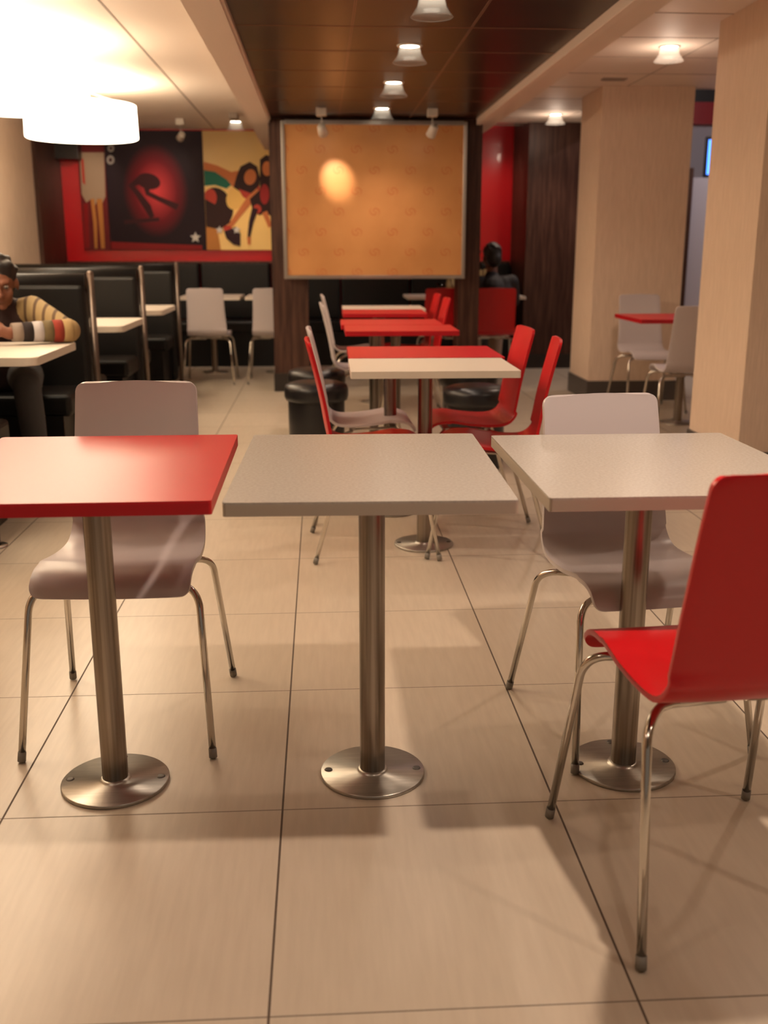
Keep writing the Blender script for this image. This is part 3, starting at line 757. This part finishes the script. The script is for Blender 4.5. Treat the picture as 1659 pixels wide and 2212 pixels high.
def person_parts(root, rootloc, spec):
    V = lambda p: Vector(p) - Vector(rootloc)
    S_ = spec
    m = MB()                                               # whole body, one continuous skin
    hip, chest, neck, hd = V(S_['hip']), V(S_['chest']), V(S_['neck']), V(S_['head'])
    m.limb([hip, hip.lerp(chest, .5), chest], [.105, .100, .110])
    m.limb([chest, neck, neck.lerp(hd, .55)], [.075, .052, .050])
    P, rot = head(m, hd, S_['look'], S_.get('headup', (0, 0, 1)))
    for A in S_['arms']:
        sh, el, wr, tip, upv, side = V(A[0]), V(A[1]), V(A[2]), V(A[3]), A[4], A[5]
        m.limb([chest.lerp(sh, .6), sh, sh.lerp(el, .5), el], [.055, .052, .042, .035])
        m.limb([el, el.lerp(wr, .35), wr], [.034, .036, .024])
        hand(m, wr, tip, upv, side)
    for L_ in S_['legs']:
        h, k, a = V(L_[0]), V(L_[1]), V(L_[2])
        m.limb([hip.lerp(h, .7), h, h.lerp(k, .5), k], [.085, .078, .066, .052])
        m.limb([k, k.lerp(a, .35), a], [.050, .050, .034])
    b = obj('body', m, S_['skin'], root); fuse(b, .0075, 3)
    m = MB(); hair_cap(m, P, rot); h = obj('hair', m, 'hair', root); fuse(h, .008, 2)
    for q in (-1, 1):
        obj('eye', MB().ball(P(q*.031, .070, .008), (.013, .013, .009)), 'eye_white', root)
        obj('pupil', MB().ball(P(q*.031, .0795, .008), .0055), 'hair', root)
    m = MB()
    sl = [V(A[0]) for A in S_['arms']]
    w = S_.get('bulk', 1.)
    m.limb([hip + Vector((0, 0, -.03)), hip.lerp(chest, .5), chest], [.135*w, .135*w, .135*w])
    for s_ in sl:
        m.limb([hip.lerp(s_, .08)*1.0, hip.lerp(s_, .5), chest.lerp(s_, .6)], [.11*w, .115*w, .09*w])
        m.limb([chest, chest.lerp(s_, .6), s_], [.11*w, .085*w, .072*w])
    m.limb([chest, neck.lerp(chest, .3)], [.10, .072])
    for A in S_['arms']:
        s_, e_ = V(A[0]), V(A[1]); w_ = V(A[2])
        m.limb([s_, s_.lerp(e_, .5), e_], [.070*w, .060*w, .050*w])
        if not S_.get('cuff'): m.limb([e_, e_.lerp(w_, .9)], [.050*w, .040*w])
        else: m.limb([e_, e_.lerp(w_, .12)], [.050*w, .048*w])
    o = obj(S_['topname'], m, S_['top'], root); fuse(o, .009, 3)
    if S_.get('upper'):
        for A in S_['arms']:
            s_, e_ = V(A[0]), V(A[1]); m = MB()
            m.limb([chest.lerp(s_, .75), s_, s_.lerp(e_, .5), e_.lerp(s_, .1)], [.086*w, .083*w, .072*w, .062*w])
            o = obj('upper_sleeve', m, S_['upper'], root); fuse(o, .009, 2)
    if S_.get('cuff'):
        for A in S_['arms']:
            e_, w_ = V(A[1]), V(A[2]); names = S_['cuff']; n_ = len(names); sm = MB()
            for i in range(n_):
                sm.mi = i
                a_, b_ = e_.lerp(w_, -.05 + .95*i/n_), e_.lerp(w_, -.05 + .95*(i+1)/n_)
                r0, r1 = .056-.014*i/n_, .056-.014*(i+1)/n_
                sm.tube([a_, a_.lerp(b_, .5), b_], [r0, (r0+r1)/2+.001, r1], 20)
            sm.mi = 0; sm.ball(e_, .055)
            obj('striped_sleeve', sm, names, root)
    m = MB()
    for L_ in S_['legs']:
        h, k, a = V(L_[0]), V(L_[1]), V(L_[2])
        m.limb([hip, h, h.lerp(k, .5), k], [.105, .095, .082, .068])
        m.limb([k, k.lerp(a, .4), a.lerp(k, .05)], [.066, .063, .052])
    o = obj('trousers', m, S_['pants'], root); fuse(o, .01, 3)
    for L_ in S_['legs']:
        a, f = V(L_[2]), Vector(L_[3]).normalized()
        m = MB(); a0 = Vector((a.x, a.y, a.z))
        fl = -a.z + .0
        z0 = -a.z
        g = a0.z
        m.limb([Vector((a.x, a.y, .045)) - f*.03, Vector((a.x, a.y, .045)) + f*.08, Vector((a.x, a.y, .035)) + f*.16], [.044, .040, .032])
        m.ball(Vector((a.x, a.y, .075)), .043)
        o = obj('shoe', m, 'shoe', root); fuse(o, .008, 2)

for nme, c_ in dict(st_olive=(.15, .11, .05), st_white=(.50, .46, .46), st_black=(.02, .012, .012), st_red=(.28, .03, .015), st_tan=(.40, .27, .12), st_grey=(.28, .22, .18)).items():
    mat(nme, c_, .85)
# man in the striped jumper leaning on the booth table
L1 = (-1.62, 5.33, 0)
t = thing('person', 'person in a jumper with striped sleeves, leaning on a cream booth table', 'person', L1)
person_parts(t, L1, dict(hip=(-1.62, 5.38, .545), chest=(-1.585, 5.27, .82), neck=(-1.565, 5.21, .905), head=(-1.545, 5.13, .992), look=(.25, -1, -.28), headup=(0, -.2, 1),
    arms=[((-1.43, 5.24, .865), (-1.205, 5.00, .782), (-1.46, 4.86, .785), (-1.56, 4.84, .84), (.2, -.8, .5), 1),
          ((-1.77, 5.24, .865), (-1.87, 4.98, .782), (-1.66, 4.90, .83), (-1.60, 4.98, .90), (-.3, -.8, .3), -1)],
    legs=[((-1.52, 5.33, .53), (-1.40, 4.92, .53), (-1.40, 5.02, .08), (.1, -1, 0)), ((-1.72, 5.33, .53), (-1.72, 4.90, .53), (-1.70, 4.98, .08), (0, -1, 0))],
    skin='skin', top='shirt_inner', topname='jumper', upper='shirt_beige', pants='jeans', bulk=.86,
    cuff=['st_tan', 'st_red', 'st_olive', 'st_white', 'st_black', 'st_grey']))
# man in the black jacket, seen from behind
L2 = (1.52, 9.20, 0)
t = thing('person', 'person in a black jacket seen from behind, sitting on a red chair', 'person', L2)
person_parts(t, L2, dict(hip=(1.52, 9.17, .555), chest=(1.525, 9.24, .80), neck=(1.53, 9.30, .94), head=(1.535, 9.33, 1.065), look=(-.1, 1, -.25),
    arms=[((1.70, 9.26, .865), (1.765, 9.40, .70), (1.66, 9.64, .775), (1.60, 9.74, .765), (0, 0, 1), 1),
          ((1.345, 9.26, .865), (1.36, 9.42, .73), (1.42, 9.66, .775), (1.47, 9.76, .765), (0, 0, 1), -1)],
    legs=[((1.60, 9.22, .54), (1.64, 9.60, .52), (1.62, 9.52, .08), (.1, 1, 0)), ((1.43, 9.22, .54), (1.40, 9.60, .52), (1.45, 9.45, .08), (-.1, 1, 0))],
    skin='skin_dark', top='jacket', topname='jacket', pants='chinos', bulk=.98))
# companion across the table, hidden but for a sleeve
L3 = (1.50, 10.42, 0)
t = thing('person', 'person in a beige top behind the right wood column, only one arm showing', 'person', L3)
person_parts(t, L3, dict(hip=(1.50, 10.45, .555), chest=(1.50, 10.42, .83), neck=(1.50, 10.38, .95), head=(1.50, 10.35, 1.06), look=(0, -1, -.2),
    arms=[((1.33, 10.38, .90), (1.255, 10.14, .775), (1.36, 9.97, .772), (1.45, 9.93, .765), (0, 0, 1), -1),
          ((1.67, 10.38, .90), (1.73, 10.14, .80), (1.62, 9.98, .772), (1.55, 9.93, .765), (0, 0, 1), 1)],
    legs=[((1.42, 10.40, .54), (1.40, 10.02, .52), (1.38, 10.10, .08), (0, -1, 0)), ((1.58, 10.40, .54), (1.60, 10.02, .52), (1.62, 10.10, .08), (0, -1, 0))],
    skin='skin', top='shirt_beige', topname='jumper', pants='jeans', bulk=.9))
